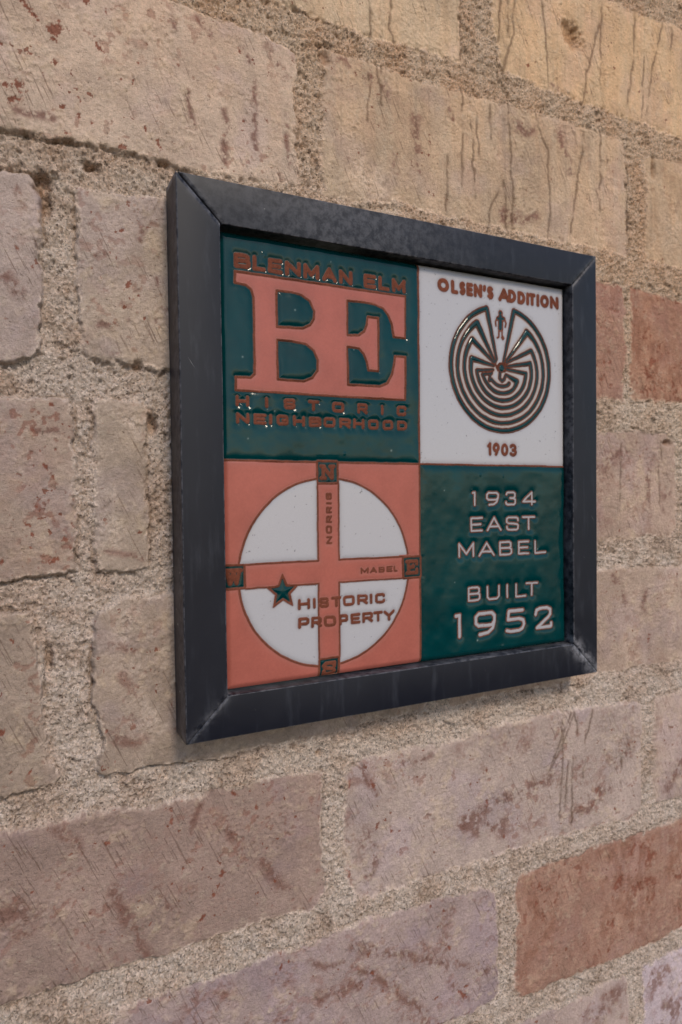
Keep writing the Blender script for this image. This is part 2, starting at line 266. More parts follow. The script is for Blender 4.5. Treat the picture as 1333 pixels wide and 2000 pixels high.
# joint depth: deep and hollow at the left, nearly flush towards the right
dep = 2.6*(1-sstep(-70, 60, X)) + .7+.5*fbm(X, Zc, 90, 2, 10)
dep = np.where(Zc > 480, dep*.75+.4, dep)
n1 = fbm(X, Zc, 26, 3, 11); n2 = fbm(X, Zc, 8, 3, 12); n3 = fbm(X, Zc, 3.2, 3, 13, .6); n4 = fbm(X, Zc, 1.9, 2, 14, .7)
pit = sstep(.62, .95, fbm(X, Zc, 5.5, 2, 15))
hm = -dep + .9*n1 + 1.0*n2 + 1.2*n3 + .75*n4 - 1.6*pit
lump = fbm(X, Zc, 5, 3, 21, .55)
plaster = sstep(-.25, .5, fbm(X, Zc, 22, 4, 20, .6))     # where the wash lies thick and crusty
hb = proud + .5*fbm(X, Zc, 70, 2, 22) + .26*fbm(X, Zc, 16, 3, 23) + (.05+.20*plaster)*lump + .27*(.25+plaster)*fbm(X, Zc, 2.2, 2, 24)
ridge = 1-np.abs(fbm(X, Zc, 9, 3, 25)); hb += .42*plaster*sstep(.80, 1.0, ridge)
edge = np.clip(-SD/5.0, 0, 1); hb -= .7*(1-edge)**2
hb += rough*(.7*n2+.75*n3+.4*n4-.9)
H = hb*(1-m)+hm*m
# undercut shade lines where a brick stands over a hollow joint
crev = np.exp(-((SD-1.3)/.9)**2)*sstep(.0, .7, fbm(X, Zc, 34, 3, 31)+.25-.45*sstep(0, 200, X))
H -= crev*(.7+.5*dep)
# deep holes
HOLES = [(364,565,9,13,7,-35),(-47,367,4,3.5,7,0),(-1,377,4,2,4,0),(-20,243,3.5,3,5,0),(-74,351,5,8,8,0),(-73,337,3,7,6,0),(-11,205,3,7,8,0),(-77,56,2.5,9,7,0),(388,88,4,4,6,0),(470,470,3,8,5,0),(118,478,4,5,5,0),(490,205,5,3,6,0),(106,-35,3,3,4,0)]
hole = np.zeros(X.shape)
for hx, hz, rx, rz, dp, an in HOLES:
    ca, sa = math.cos(math.radians(an)), math.sin(math.radians(an))
    u = ((X-hx)*ca-(Zc-hz)*sa)+1.2*n3*rx/4; v = ((X-hx)*sa+(Zc-hz)*ca)+1.2*n2*rz/5
    g = np.exp(-((u/rx)**2+(v/rz)**2)**1.5); H -= dp*g; hole = np.maximum(hole, g)
# ---- colour
def mixc(a, b, f): return a+(b-a)*f[..., None]
c1 = fbm(X, Zc, 55, 4, 41); c2 = fbm(X, Zc, 12, 4, 42, .6); c3 = fbm(X, Zc, 3, 3, 43, .6)
cb = (base*.8+.2*base.mean(-1, keepdims=True))*(1.20+.14*c1+.11*c2+.09*c3)[..., None]
grey = lin((150,140,142)); cream = lin((205,186,160)); mauve = lin((118,88,80)); red = lin((122,70,54)); dirt_shade = lin((98,78,60))
cb = mixc(cb, cb*np.array([.96,.96,1.04]), sstep(0, .8, fbm(X, Zc, 30, 4, 44)))
cb = mixc(cb, cream*.92, .30*plaster*sstep(.0, .8, lump+c2*.5))
# red clay bricks where the wash has worn off
stre = fbm(X*2.6, Zc*.7, 16, 4, 45, .65)
rmask = np.clip(redA*1.6-.55, 0, 1)*sstep(-.6, .7, c2*.5+stre*.6+.35)
redb = mixc(np.broadcast_to(lin((144,110,98)), base.shape), np.broadcast_to(lin((128,88,72)), base.shape), sstep(-.5, .6, c1+c2*.6))
washn = sstep(-.3, .7, fbm(X*1.5, Zc, 20, 5, 57, .65)); cb = mixc(cb, redb*(1+.10*c3)[..., None], rmask*(.85-.65*washn))
# thin wash: mauve scuffs, general and placed
scuff = sstep(.18, .85, fbm(X+.55*Zc, Zc-.3*X, 34, 5, 46, .62))*sstep(-.5, .4, c3+c2)
cb = mixc(cb, mauve*1.15, np.clip(.62*mauA, 0, .8)*scuff)
for x0, z0, x1, z1, r in SMEARS:
    i0, i1 = np.searchsorted(GX, min(x0, x1)-4*r), np.searchsorted(GX, max(x0, x1)+4*r)
    j0, j1 = np.searchsorted(GZ, min(z0, z1)-4*r), np.searchsorted(GZ, max(z0, z1)+4*r)
    s_ = (slice(j0, j1), slice(i0, i1))
    if i1 <= i0 or j1 <= j0: continue
    d, t = seg(X[s_]+.8*r*c2[s_], Zc[s_]+.8*r*fbm(X[s_], Zc[s_], 10, 4, 47), (x0, z0), (x1, z1))
    w_ = sstep(1.8*r, .1*r, d)*sstep(-.35, .55, c2[s_]+.9*c3[s_]+.6*stre[s_]+.15)
    cb[s_] = mixc(cb[s_], np.broadcast_to(mauve, cb[s_].shape), .85*w_)
# chips down to the red clay
chip = np.zeros(X.shape)
for k_, (x0, z0, r, an) in enumerate(CHIPS):
    r = r*1.45; R_ = 2.4*r+1
    i0, i1 = np.searchsorted(GX, x0-R_), np.searchsorted(GX, x0+R_)
    j0, j1 = np.searchsorted(GZ, z0-R_), np.searchsorted(GZ, z0+R_)
    if i1 <= i0 or j1 <= j0: continue
    s_ = (slice(j0, j1), slice(i0, i1)); a_ = math.radians(an)
    dx, dz = X[s_]-x0, Zc[s_]-z0
    u = dx*math.cos(a_)+dz*math.sin(a_); v = -dx*math.sin(a_)+dz*math.cos(a_)
    if an: u, v = u/1.5, v*1.7
    f = np.hypot(u, v)/r + .75*fbm(dx+k_*50, dz, max(1.6, r*.55), 3, 60, .65)
    chip[s_] = np.maximum(chip[s_], sstep(.92, .72, f))
autoc = sstep(.60, .68, fbm(X, Zc, 7, 3, 48, .6)+.16*fbm(X, Zc, 60, 2, 49))*(1-m)*np.clip(redA*1.3+.15, 0, 1)*sstep(-.2, .5, c1+.3)
chip = np.maximum(chip*(1-.8*m), .8*autoc)
cb = mixc(cb, red*(1+.12*c3)[..., None], .88*chip); H -= .28*chip*(1-m)
# mortar
mo = mixc(np.broadcast_to(lin((234,220,210)), base.shape), np.broadcast_to(lin((200,181,168)), base.shape), sstep(-.8, .8, n1+.6*c2))
warm = sstep(150, 520, X*.35+Zc*.9)  # mortar takes the warm upper-right light into its colour too
mo = mixc(mo, mo*np.array([1.04, .98, .86]), warm)
lav = sstep(-20, -260, Zc)*sstep(150, 420, X); mo = mixc(mo, np.broadcast_to(lin((214,200,190)), base.shape), .5*lav)
mo = mo*(1+.20*n3+.20*n4+.10*c2)[..., None]
stain = sstep(.25, .9, fbm(X, Zc, 15, 4, 50)); mo = mixc(mo, np.broadcast_to(lin((140,104,68)), base.shape), .22*stain)
spk = sstep(.70, .95, fbm(X, Zc, 2.6, 2, 51)); mo = mixc(mo, np.broadcast_to(lin((84,72,62)), base.shape), .45*spk*np.clip(.4+n1, 0, 1))
rr = np.clip(m+rough*.55, 0, 1)
rr = np.clip(sstep(-2.2, 1.8, SD+1.6*c2+1.2*c3+.4)+rough*.55, 0, 1)
colr = mixc(cb, mo, rr)
# warm upper-right light put into the colour, run-off streaks and dark drip lines
tan = sstep(330, 560, Zc+.28*X)*(.5+.5*sstep(-.6, .6, fbm(X*2.5, Zc*.35, 26, 4, 52)))
colr = mixc(colr, colr*np.array([1.10, .99, .90]), tan*.95)
run = sstep(.25, .9, fbm(X*5, Zc*.22, 16, 4, 53, .6))*sstep(360, 430, Zc)*sstep(40, 150, X)
colr = mixc(colr, colr*.74, .5*run)
dripm = np.zeros(X.shape)
for k_, D in enumerate(DRIPS):
    for a, b in zip(D[:-1], D[1:]):
        i0, i1 = np.searchsorted(GX, min(a[0], b[0])-5), np.searchsorted(GX, max(a[0], b[0])+5)
        j0, j1 = np.searchsorted(GZ, min(a[1], b[1])-3), np.searchsorted(GZ, max(a[1], b[1])+3)
        s_ = (slice(j0, j1), slice(i0, i1))
        if i1 <= i0 or j1 <= j0: continue
        d, t = seg(X[s_]+1.3*fbm(X[s_], Zc[s_], 9, 3, 54), Zc[s_], a, b)
        w_ = sstep(1.7, .35, d)*sstep(-1.1, .1, fbm(X[s_]+k_*7, Zc[s_], 12, 3, 55)) + .3*sstep(5, .5, d)*sstep(-.2, .6, fbm(X[s_], Zc[s_], 20, 2, 56))
        dripm[s_] = np.maximum(dripm[s_], w_)
colr = mixc(colr, np.broadcast_to(lin((84,64,47)), base.shape), .62*np.clip(dripm, 0, 1))
H -= .25*np.clip(dripm, 0, 1)
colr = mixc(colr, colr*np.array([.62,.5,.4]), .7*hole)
colr = mixc(colr, np.broadcast_to(dirt_shade, base.shape), .35*crev*(m > .3))  # shade of the crevices, with grime, put into the colour
colr = colr*np.array([1.09, 1.045, 1.03])*(1+.09*m*sstep(300, 450, Zc))[..., None]
colr = np.clip(colr, .01, None); colr = colr*np.minimum(1, .74/colr.max(-1, keepdims=True))
V = np.stack([X, WALL+1.6-H, Zc], -1).reshape(-1, 3)*MM
attrs = {'Col': colr.reshape(-1, 3), 'mortar': rr.ravel(), 'chip': np.clip(chip*(1-m)+rmask*.5, 0, 1).ravel()}
# cells: skip what the plaque covers, thin out what lies far outside the view
jj, ii = np.meshgrid(np.arange(nz-1), np.arange(nx-1), indexing='ij')
cxm = (GX[:-1]+GX[1:])/2; czm = (GZ[:-1]+GZ[1:])/2
CX, CZ = np.meshgrid(cxm, czm)
hid = (CX > 14) & (CX < 346) & (CZ > 14) & (CZ < 346)
top = 452+(CX+95)*.3128; bot = -159-(CX+109)*.3708
fine = (CZ < top+22) & (CZ > bot-22) & (CX > -118) & (CX < 522)
B = 10
def bounds(g):
    out, k = [0], 0
    while k < len(g)-1:
        k2 = k+1
        while k2 < len(g)-1 and k2-k < B and g[k2+1]-g[k] < 13: k2 += 1
        out.append(k2); k = k2
    return out
bz_, bx_ = bounds(GZ), bounds(GX)
idx = jj*nx+ii
q_all = np.stack([idx, idx+1, idx+nx+1, idx+nx], -1)
cid = ID[:-1, :-1].copy(); cid[(SD[:-1, :-1]+SD[1:, 1:])/2 > .6] = -1
blk_fine = np.zeros((nz-1, nx-1), bool)
coarse_q, coarse_id = [], []
for a0, a1 in zip(bz_[:-1], bz_[1:]):
    for b0, b1 in zip(bx_[:-1], bx_[1:]):
        if hid[a0:a1, b0:b1].any() or fine[a0:a1, b0:b1].any(): blk_fine[a0:a1, b0:b1] = True
        else:
            coarse_q.append((a0*nx+b0, a0*nx+b1, a1*nx+b1, a1*nx+b0)); coarse_id.append(cid[(a0+a1)//2, (b0+b1)//2])
keep = blk_fine & ~hid
Q = q_all[keep]; QI = cid[keep]
if coarse_q:
    Q = np.concatenate([Q, np.array(coarse_q)]); QI = np.concatenate([QI, np.array(coarse_id)])

def wall_material():
    t = NT('whitewashed_brick_and_mortar')
    col = t.attr('Col', 'Color'); mo = t.attr('mortar'); ch = t.attr('chip')
    fine_n = t.noise(1500, 4, .7); mid = t.noise(420, 4, .6)
    grain = t.vor(900, out='Color'); gsep = t.n('SeparateColor'); t.l(grain, gsep.inputs[0])
    # brick: soft mottling; mortar: sand grains of mixed lightness
    v1 = t.math('ADD', t.math('MULTIPLY', fine_n, .95), t.math('MULTIPLY', mid, .55)); v1 = t.math('ADD', v1, .25)
    c1_ = t.mix(1.0, col, v1, 'MULTIPLY')
    g = t.math('ADD', t.math('MULTIPLY', gsep.outputs[0], .55), .72)
    g = t.math('MULTIPLY', g, t.math('ADD', t.math('MULTIPLY', fine_n, .8), .6))
    c2_ = t.mix(1.0, col, g, 'MULTIPLY')
    c2_ = t.mix(t.ramp(gsep.outputs[1], .86, .90, 0, .55), c2_, rgb(206, 188, 172))
    c2_ = t.mix(t.ramp(gsep.outputs[2], .90, .94, 0, .6), c2_, rgb(74, 62, 52))
    c2_ = t.mix(t.ramp(gsep.outputs[2], .10, .06, 0, .3), c2_, rgb(158, 116, 76))
    pore = t.math('MULTIPLY', t.ramp(t.noise(650, 3, .55, t.mapping((1, 1, 1.3), loc=(7, 3, 1))), .655, .70), t.ramp(t.noise(60, 3, .6), .44, .58))
    c1_ = t.mix(t.math('MULTIPLY', pore, .7), c1_, rgb(96, 76, 64))
    pale = t.ramp(t.noise(120, 5, .7, t.mapping((1, 1, 1), loc=(4, 9, 2))), .54, .68)
    c1_ = t.mix(t.math('MULTIPLY', pale, .22), c1_, rgb(208, 192, 172))
    c = t.mix(mo, c1_, c2_)
    # brush scratches in the wash: two directions of thin dark strokes
    brick_only = t.math('SUBTRACT', 1.0, mo, clamp=True)
    s1 = t.noise(1.0, 3, .6, t.mapping((620, 1, 34), (0, math.radians(25), 0)))
    s2 = t.noise(1.0, 3, .6, t.mapping((60, 1, 1000), (0, math.radians(10), 0)))
    zone1 = t.ramp(t.noise(22, 2, .5), .46, .56); zone2 = t.ramp(t.noise(17, 2, .5, t.mapping((1, 1, 1), loc=(3, 1, 2))), .52, .64)
    k1 = t.math('MULTIPLY', t.ramp(s1, .58, .66), zone1); k2 = t.math('MULTIPLY', t.ramp(s2, .62, .72), zone2)
    k = t.math('MULTIPLY', t.math('ADD', k1, t.math('MULTIPLY', k2, .7), clamp=True), brick_only)
    c = t.mix(t.math('MULTIPLY', k, .45), c, rgb(104, 74, 62))
    # small specks of clay showing through
    sp = t.math('MULTIPLY', t.ramp(t.noise(170, 3, .6), .655, .675), t.ramp(t.noise(30, 2, .5, t.mapping((1, 1, 1), loc=(1, 2, 5))), .46, .56))
    c = t.mix(t.math('MULTIPLY', t.math('MULTIPLY', sp, brick_only), .85), c, rgb(126, 74, 57))
    t.l(c, t.b.inputs['Base Color'])
    t.b.inputs['Roughness'].default_value = .93; t.b.inputs['Specular IOR Level'].default_value = .18
    hgt = t.math('ADD', t.math('MULTIPLY', t.noise(480, 5, .75), .0018), t.math('MULTIPLY', k, -.0004))
    hm_ = t.math('ADD', t.math('MULTIPLY', t.noise(650, 4, .75), .0044), t.math('MULTIPLY', gsep.outputs[0], .0004))
    hh = t.math('ADD', t.math('MULTIPLY', hgt, brick_only), t.math('MULTIPLY', hm_, mo))
    hh = t.math('SUBTRACT', hh, t.math('MULTIPLY', t.math('MULTIPLY', sp, brick_only), .0002))
    hh = t.math('SUBTRACT', hh, t.math('MULTIPLY', t.math('MULTIPLY', pore, brick_only), .0005))
    hh = t.math('ADD', hh, t.math('MULTIPLY', t.math('MULTIPLY', pale, brick_only), .0003))
    bp = t.n('Bump'); bp.inputs['Strength'].default_value = .9; bp.inputs['Distance'].default_value = 1.0
    t.l(hh, bp.inputs['Height']); t.l(bp.outputs[0], t.b.inputs['Normal'])
    return t.m
wall_mat = wall_material()
def add_wall_part(name, q, label=None):
    me = grid_mesh(name, V, q, attrs); o = link(name, me, wall_mat, wall)
    o.matrix_parent_inverse = Matrix.Translation(-Vector(wall.location))
    if label: o['label'] = label
    return o
add_wall_part('mortar', Q[QI < 0], 'pale gritty sand mortar joints')
LAB = {'C3': 'worn pinkish red brick with little whitewash', 'C4': 'worn red brick with a red upper edge', 'G2': 'bare red clay brick with almost no whitewash',
       'H2': 'pale lavender-grey brick with a purple scuff'}
for i, k in enumerate(names):
    q = Q[QI == i]
    if len(q): add_wall_part('brick', q, LAB.get(k))



# ================================================================== THE PLAQUE
plaque = bpy.data.objects.new('framed_plaque', None); COL.objects.link(plaque)
plaque.location = (0.18, WALL*MM, 0.0); plaque.empty_display_size = 0.05
plaque['label'] = 'square glazed historic property tile in a dark mitred metal frame mounted on the brick wall'
plaque['category'] = 'plaque'
PINV = Matrix.Translation(-Vector(plaque.location))

# ---- stroke alphabet in a 0..1 box
def arc(cx, cy, rx, ry, a0, a1, n=10):
    return [(cx+rx*math.cos(math.radians(a0+(a1-a0)*k/n)), cy+ry*math.sin(math.radians(a0+(a1-a0)*k/n))) for k in range(n+1)]
def rbox(r=.22, ry=None):
    ry = ry or r
    return arc(1-r, 1-ry, r, ry, 90, 0, 5)+arc(1-r, ry, r, ry, 0, -90, 5)+arc(r, ry, r, ry, -90, -180, 5)+arc(r, 1-ry, r, ry, 180, 90, 5)+[(1-r, 1)]
A = {
 'A': [[(0,0),(.5,1),(1,0)],[(.2,.3),(.8,.3)]],
 'B': [[(0,0),(0,1),(.8,1),(.95,.9),(.95,.62),(.8,.52),(0,.52)],[(.8,.52),(1,.4),(1,.12),(.85,0),(0,0)]],
 'C': [[(1,.78),(1,.9),(.85,1),(.15,1),(0,.85),(0,.15),(.15,0),(.85,0),(1,.1),(1,.22)]],
 'D': [[(0,0),(0,1),(.72,1),(.95,.84),(1,.6),(1,.4),(.95,.16),(.72,0),(0,0)]],
 'E': [[(1,1),(0,1),(0,0),(1,0)],[(0,.5),(.88,.5)]],
 'G': [[(1,.75),(.95,.95),(.8,1),(.15,1),(0,.85),(0,.15),(.15,0),(.85,0),(1,.1),(1,.46),(.55,.46)]],
 'H': [[(0,0),(0,1)],[(1,0),(1,1)],[(0,.5),(1,.5)]],
 'I': [[(.5,0),(.5,1)]],
 'L': [[(0,1),(0,0),(1,0)]],
 'M': [[(0,0),(0,1),(.5,.2),(1,1),(1,0)]],
 'N': [[(0,0),(0,1),(1,0),(1,1)]],
 'O': [rbox(.2,.26)],
 'P': [[(0,0),(0,1),(.85,1),(1,.88),(1,.5),(.85,.38),(0,.38)]],
 'R': [[(0,0),(0,1),(.85,1),(1,.88),(1,.54),(.85,.42),(0,.42)],[(.5,.42),(1,0)]],
 'S': [[(1,.75),(.98,.92),(.85,1),(.15,1),(0,.9),(0,.64),(.12,.53),(.88,.47),(1,.36),(1,.1),(.85,0),(.15,0),(.02,.08),(0,.25)]],
 'T': [[(0,1),(1,1)],[(.5,1),(.5,0)]],
 'U': [[(0,1),(0,.18),(.15,0),(.85,0),(1,.18),(1,1)]],
 'W': [[(0,1),(.25,0),(.5,.9),(.75,0),(1,1)]],
 'Y': [[(0,1),(.5,.48),(1,1)],[(.5,.48),(.5,0)]],
 '0': [arc(.5,.5,.5,.5,90,450,20)],
 '1': [[(.1,.98),(.75,1),(.75,0)]],
 '2': [[(.04,.72),(.1,.92),(.28,1),(.75,1),(.95,.9),(.95,.66),(.82,.52),(.12,.04),(.92,.04),(1,.06),(1,.2)]],
 '3': [[(.05,.82),(.1,.95),(.25,1),(.8,1),(.95,.9),(.95,.65),(.8,.54),(.45,.54)],[(.8,.54),(1,.42),(1,.12),(.85,0),(.2,0),(.05,.06),(0,.2)]],
 '4': [[(1,.24),(0,.24),(.72,1),(.72,0)]],
 '5': [[(.92,1),(.12,1),(.06,.58),(.7,.6),(.95,.5),(1,.3),(.9,.08),(.7,0),(.2,0),(.0,.05)]],
 '9': [[(1,.6),(.85,.42),(.15,.42),(0,.55),(0,.85),(.15,1),(.85,1),(1,.85),(1,.6),(.9,.25),(.65,.06),(.2,0)]],
 "'": [[(.5,1),(.4,.72)]],
}
A['Q'] = A['O']
F_ROUND = {   # narrow geometric forms for the addition's name and 1903
 'O': [arc(.5,.5,.5,.5,90,450,20)], 'D': [[(0,0),(0,1)],[(0,1),(.3,1)]+arc(.3,.5,.7,.5,90,-90,10)+[(0,0)]],
 'S': [arc(.5,.74,.42,.26,40,270,8)[0:]+arc(.5,.26,.46,.26,90,-140,8)], '9': [arc(.5,.66,.45,.34,0,360,14), [(.95,.62),(.45,0)]],
 '3': [arc(.45,.74,.45,.26,150,-90,9)+arc(.45,.26,.5,.26,90,-150,9)], '1': [[(.1,.8),(.8,1),(.8,0)]]}
TEXT = [   # text, per-letter x range (mm), baseline (slope, offset), height, brown half width, inner white half width, alphabet
 ('BLENMANELM',[(39.4,50.7),(52.0,61.8),(63.1,73.8),(75.3,87.1),(88.9,101.1),(103.2,114.9),(116.7,127.8),(136.8,147.2),(149.0,158.5),(160.5,172.5)],(-0.0063,308.5),10.3,1.5,0,0),
 ('HISTORIC',[(38.7,48.3),(58.9,62.2),(73.1,81.8),(91.1,99.7),(109.7,119.4),(129.9,138.9),(149.5,152.7),(163.6,172.1)],(-0.0098,217.5),7.6,1.15,0,0),
 ('NEIGHBORHOOD',[(38.8,48.1),(51.0,60.4),(61.7,64.5),(67.4,76.4),(79.7,89.0),(91.9,101.3),(102.9,112.4),(115.3,124.7),(126.5,135.8),(138.7,148.0),(151.3,160.3),(163.6,172.4)],(-0.0046,205.9),7.3,1.12,0,0),
 ("OLSEN'SADDITION",[(200.8,211.8),(213.4,220.6),(221.3,227.7),(228.1,234.9),(235.3,244.1),(244.8,247.5),(248.4,255.4),(259.9,271.6),(269.9,278.7),(279.8,288.4),(289.3,292.4),(291.9,299.4),(300.2,303.5),(304.1,314.0),(314.8,324.8)],(-0.0041,313.5),10.8,1.7,0,1),
 ('1903',[(247.6,252.6),(253.0,261.0),(261.8,269.7),(270.6,278.7)],(-0.0219,193.2),10.7,1.45,0,1),
 ('1934',[(231.4,237.3),(245.8,260.0),(265.0,277.8),(282.9,299.2)],(-0.0069,148.2),13.0,1.5,.75,0),
 ('EAST',[(230.1,243.7),(246.2,262.7),(266.0,280.6),(282.8,298.2)],(-0.0066,127.6),13.0,1.5,.75,0),
 ('MABEL',[(217.9,234.8),(237.9,255.5),(258.7,273.3),(278.1,291.5),(295.8,310.3)],(-0.0089,108.2),12.9,1.5,.75,0),
 ('BUILT',[(226.8,240.5),(245.4,260.3),(265.5,269.2),(275.2,288.2),(286.2,300.9)],(-0.0095,73.0),13.1,1.5,.75,0),
 ('1952',[(213.0,222.6),(233.2,256.0),(264.6,286.9),(294.5,316.8)],(-0.0202,46.9),21.2,2.15,1.3,0),
 ('HISTORIC',[(81.2,90.7),(92.5,95.4),(97.7,105.3),(107.0,115.4),(116.6,126.2),(128.1,137.2),(138.3,141.1),(142.9,151.5)],(-0.0117,78.6),7.8,1.15,0,0),
 ('PROPERTY',[(81.3,90.0),(91.2,99.8),(101.1,110.8),(112.8,120.7),(122.4,130.7),(131.9,141.0),(141.1,149.6),(149.9,159.8)],(-0.0124,65.3),8.0,1.2,0,0),
 ('MABEL',[(131.3,138.2),(139.1,145.2),(146.4,151.6),(153.1,158.6),(159.3,162.8)],(-0.0092,101.1),4.7,.72,0,0),
]
BE_OUT=[(39.9,306.0),(171.7,305.5),(171.4,274.3),(161.6,274.5),(160.1,282.9),(156.9,289.9),(152.4,294.4),(145.9,296.5),(137.0,297.1),(122.8,296.8),(122.8,272.1),(132.2,272.9),(136.7,276.1),(138.7,281.3),(139.4,286.8),(148.2,286.8),(148.0,248.0),(139.5,248.0),(138.3,254.0),(135.9,259.9),(132.1,263.3),(122.6,263.8),(122.6,236.6),(149.0,236.9),(155.6,239.5),(159.7,246.6),(161.7,254.7),(162.5,260.0),(171.2,260.2),(170.8,228.1),(39.2,227.9),(39.3,236.8),(49.6,236.9),(52.5,239.7),(52.7,246.4),(52.7,290.4),(51.2,295.3),(47.4,298.1),(39.8,298.4)]
B_TOP=[(69.0,297.0),(79.4,297.2),(87.4,296.1),(93.7,292.6),(96.8,286.1),(96.7,280.7),(94.0,276.0),(88.2,273.3),(68.9,272.6)]
B_LOW=[(69.0,264.0),(80.0,263.9),(90.3,262.7),(96.3,258.8),(99.1,252.6),(98.9,245.1),(94.7,239.7),(88.2,236.9),(68.9,236.9)]

ST = 0.47
TX = np.arange(30.0, 331.0, ST); TZ = np.arange(29.0, 331.2, ST)
tnx, tnz = len(TX), len(TZ)
U0, V0 = np.meshgrid(TX, TZ)
U = U0+.14*fbm(U0, V0, 5, 2, 71)+.35*fbm(U0, V0, 28, 2, 72)*.5; Vv = V0+.14*fbm(U0, V0, 5, 2, 73)+.17*fbm(U0, V0, 28, 2, 74)
brown = np.full(U.shape, 9.0)            # signed distance to unglazed brown
bid = np.zeros(U.shape, np.int32)        # which feature the brown belongs to
gl = np.zeros(U.shape, np.int32)         # glaze: 0 green, 1 white, 2 salmon
gid = np.zeros(U.shape, np.int32)        # which glaze field
feats = [None]                           # id -> (name, label)
def feat(name, label=None): feats.append((name, label)); return len(feats)-1
def window(x0, x1, z0, z1, pad=9):
    i0, i1 = np.searchsorted(TX, x0-pad), np.searchsorted(TX, x1+pad); j0, j1 = np.searchsorted(TZ, z0-pad), np.searchsorted(TZ, z1+pad)
    return (slice(j0, j1), slice(i0, i1))
def put_brown(w, d, fid):
    win = d < brown[w]
    bid[w] = np.where(win & (d < .35), fid, bid[w]); brown[w] = np.where(win, d, brown[w])
def put_glaze(w, mask, c, fid):
    gl[w] = np.where(mask, c, gl[w]); gid[w] = np.where(mask, fid, gid[w])
ALL = (slice(None), slice(None))
XC, YC = 183.0, 180.4
lines = feat('divider_line', 'thin brown unglazed lines between the colour fields')
g1 = feat('glaze_field', 'glossy dark green glaze field behind the neighbourhood name'); g2 = feat('glaze_field', 'white glaze field round the maze emblem')
g3 = feat('glaze_field', 'salmon pink glaze corners of the map field'); g4 = feat('glaze_field', 'glossy dark green glaze field round the address')
put_glaze(ALL, (U < XC) & (Vv > YC), 0, g1); put_glaze(ALL, (U >= XC) & (Vv > YC), 1, g2)
put_glaze(ALL, (U < XC) & (Vv <= YC), 2, g3); put_glaze(ALL, (U >= XC) & (Vv <= YC), 0, g4)
xl = XC+(Vv-YC)*.0045
put_brown(ALL, np.abs(U-xl)-.75, lines); put_brown(ALL, np.abs(Vv-YC+.006*(U-XC))-.75, lines)
# BE monogram
be = feat('monogram', 'large salmon pink joined letters B and E with a brown outline')
w = window(36, 176, 224, 310)
s = poly_sdf(U[w], Vv[w], BE_OUT); s = np.maximum(s, -poly_sdf(U[w], Vv[w], B_TOP)); s = np.maximum(s, -poly_sdf(U[w], Vv[w], B_LOW))
put_glaze(w, s < 0, 2, be); put_brown(w, np.abs(s)-.85, be)
# map: circle, cross, compass boxes, star
cx0, cz0, RR = 105.6, 103.0, 66.8
circ = [feat('map_disc', 'white glaze quarter of the map circle') for _ in range(4)]
r_ = np.hypot(U-cx0, Vv-cz0)
for n_, (sx, sz) in enumerate(((-1,1),(1,1),(-1,-1),(1,-1))):
    put_glaze(ALL, (r_ < RR) & ((U-cx0)*sx > 0) & ((Vv-cz0)*sz > 0), 1, circ[n_])
ring = feat('circle_line', 'brown ring line of the map circle')
inV = np.abs(U-cx0) < 8.2; inH = np.abs(Vv-103.4) < 8.2
cross = feat('map_roads', 'salmon pink cross of two streets')
put_glaze(ALL, ((inV & (Vv > 28) & (Vv < 180)) | (inH & (U < 182)))&(Vv < 181)&(U < 183.4), 2, cross)
put_brown(ALL, np.where(inV | inH, 9, np.abs(r_-RR)-.85), ring)
road = feat('road_line', 'brown lines edging the two streets')
for x0, z0, x1, z1 in ((97.6,165.9,97.4,111.5),(114.1,165.8,113.9,111.4),(97.3,95,97.2,41.8),(113.7,95.1,113.3,41.4),(43.6,111.7,97.4,111.5),(43.5,95.5,97.3,95.1),(113.9,111.4,167.2,110.5),(113.7,95.1,167,94.4)):
    w = window(min(x0,x1), max(x0,x1), min(z0,z1), max(z0,z1)); put_brown(w, seg(U[w], Vv[w], (x0,z0), (x1,z1))[0]-.72, road)
BOX = {'N': (97.4,165.9,113.9,181.9), 'E': (167.2,93.8,183.4,110.4), 'S': (97.1,26.0,113.1,41.7), 'W': (27.5,95.6,43.5,112.0)}
SLAB = {'N': [[(.12,.0),(.12,1),(.88,0),(.88,1)],[(-.04,0),(.28,0)],[(-.04,1),(.2,1)],[(.72,1),(1.04,1)]],
        'E': [[(.14,0),(.14,1)],[(-.02,1),(1,1),(1,.74)],[(-.02,0),(1,0),(1,.28)],[(.14,.5),(.62,.5),(.62,.62)]],
        'S': [[(1,.78),(.85,.98),(.2,1),(.0,.8),(.1,.58),(.9,.45),(1,.2),(.82,.02),(.15,0),(0,.25)],[(1,.7),(1,1)],[(0,.3),(0,0)]],
        'W': [[(.0,1),(.25,0),(.5,.9),(.75,0),(1,1)],[(-.12,1),(1.1,1)]]}
for k, (x0, z0, x1, z1) in BOX.items():
    f1 = feat('compass_box', 'small green compass box for %s' % {'N':'north','E':'east','S':'south','W':'west'}[k])
    w = window(x0, x1, z0, z1, 4); cx_, cz_ = (x0+x1)/2, (z0+z1)/2; hx, hz = (x1-x0)/2-.2, (z1-z0)/2-.2
    qx, qz = np.abs(U[w]-cx_)-hx+1.2, np.abs(Vv[w]-cz_)-hz+1.2
    s = np.hypot(np.maximum(qx, 0), np.maximum(qz, 0))+np.minimum(np.maximum(qx, qz), 0)-1.2
    sub = brown[w]; sub = np.where(s < -.2, 9.0, sub); brown[w] = sub
    put_glaze(w, s < 0, 0, f1); put_brown(w, np.abs(s)-.85, f1)
    fl = feat('letter', None); a, b, c, e = x0+3.7, z0+3.9, x1-3.7, z1-3.9; d = np.full(s.shape, 9.0)
    for P in SLAB[k]:
        P = [(a+(c-a)*p[0], b+(e-b)*p[1]) for p in P]
        for p0, p1 in zip(P[:-1], P[1:]): d = np.minimum(d, seg(U[w], Vv[w], p0, p1)[0]-1.45)
    put_brown(w, d, fl)
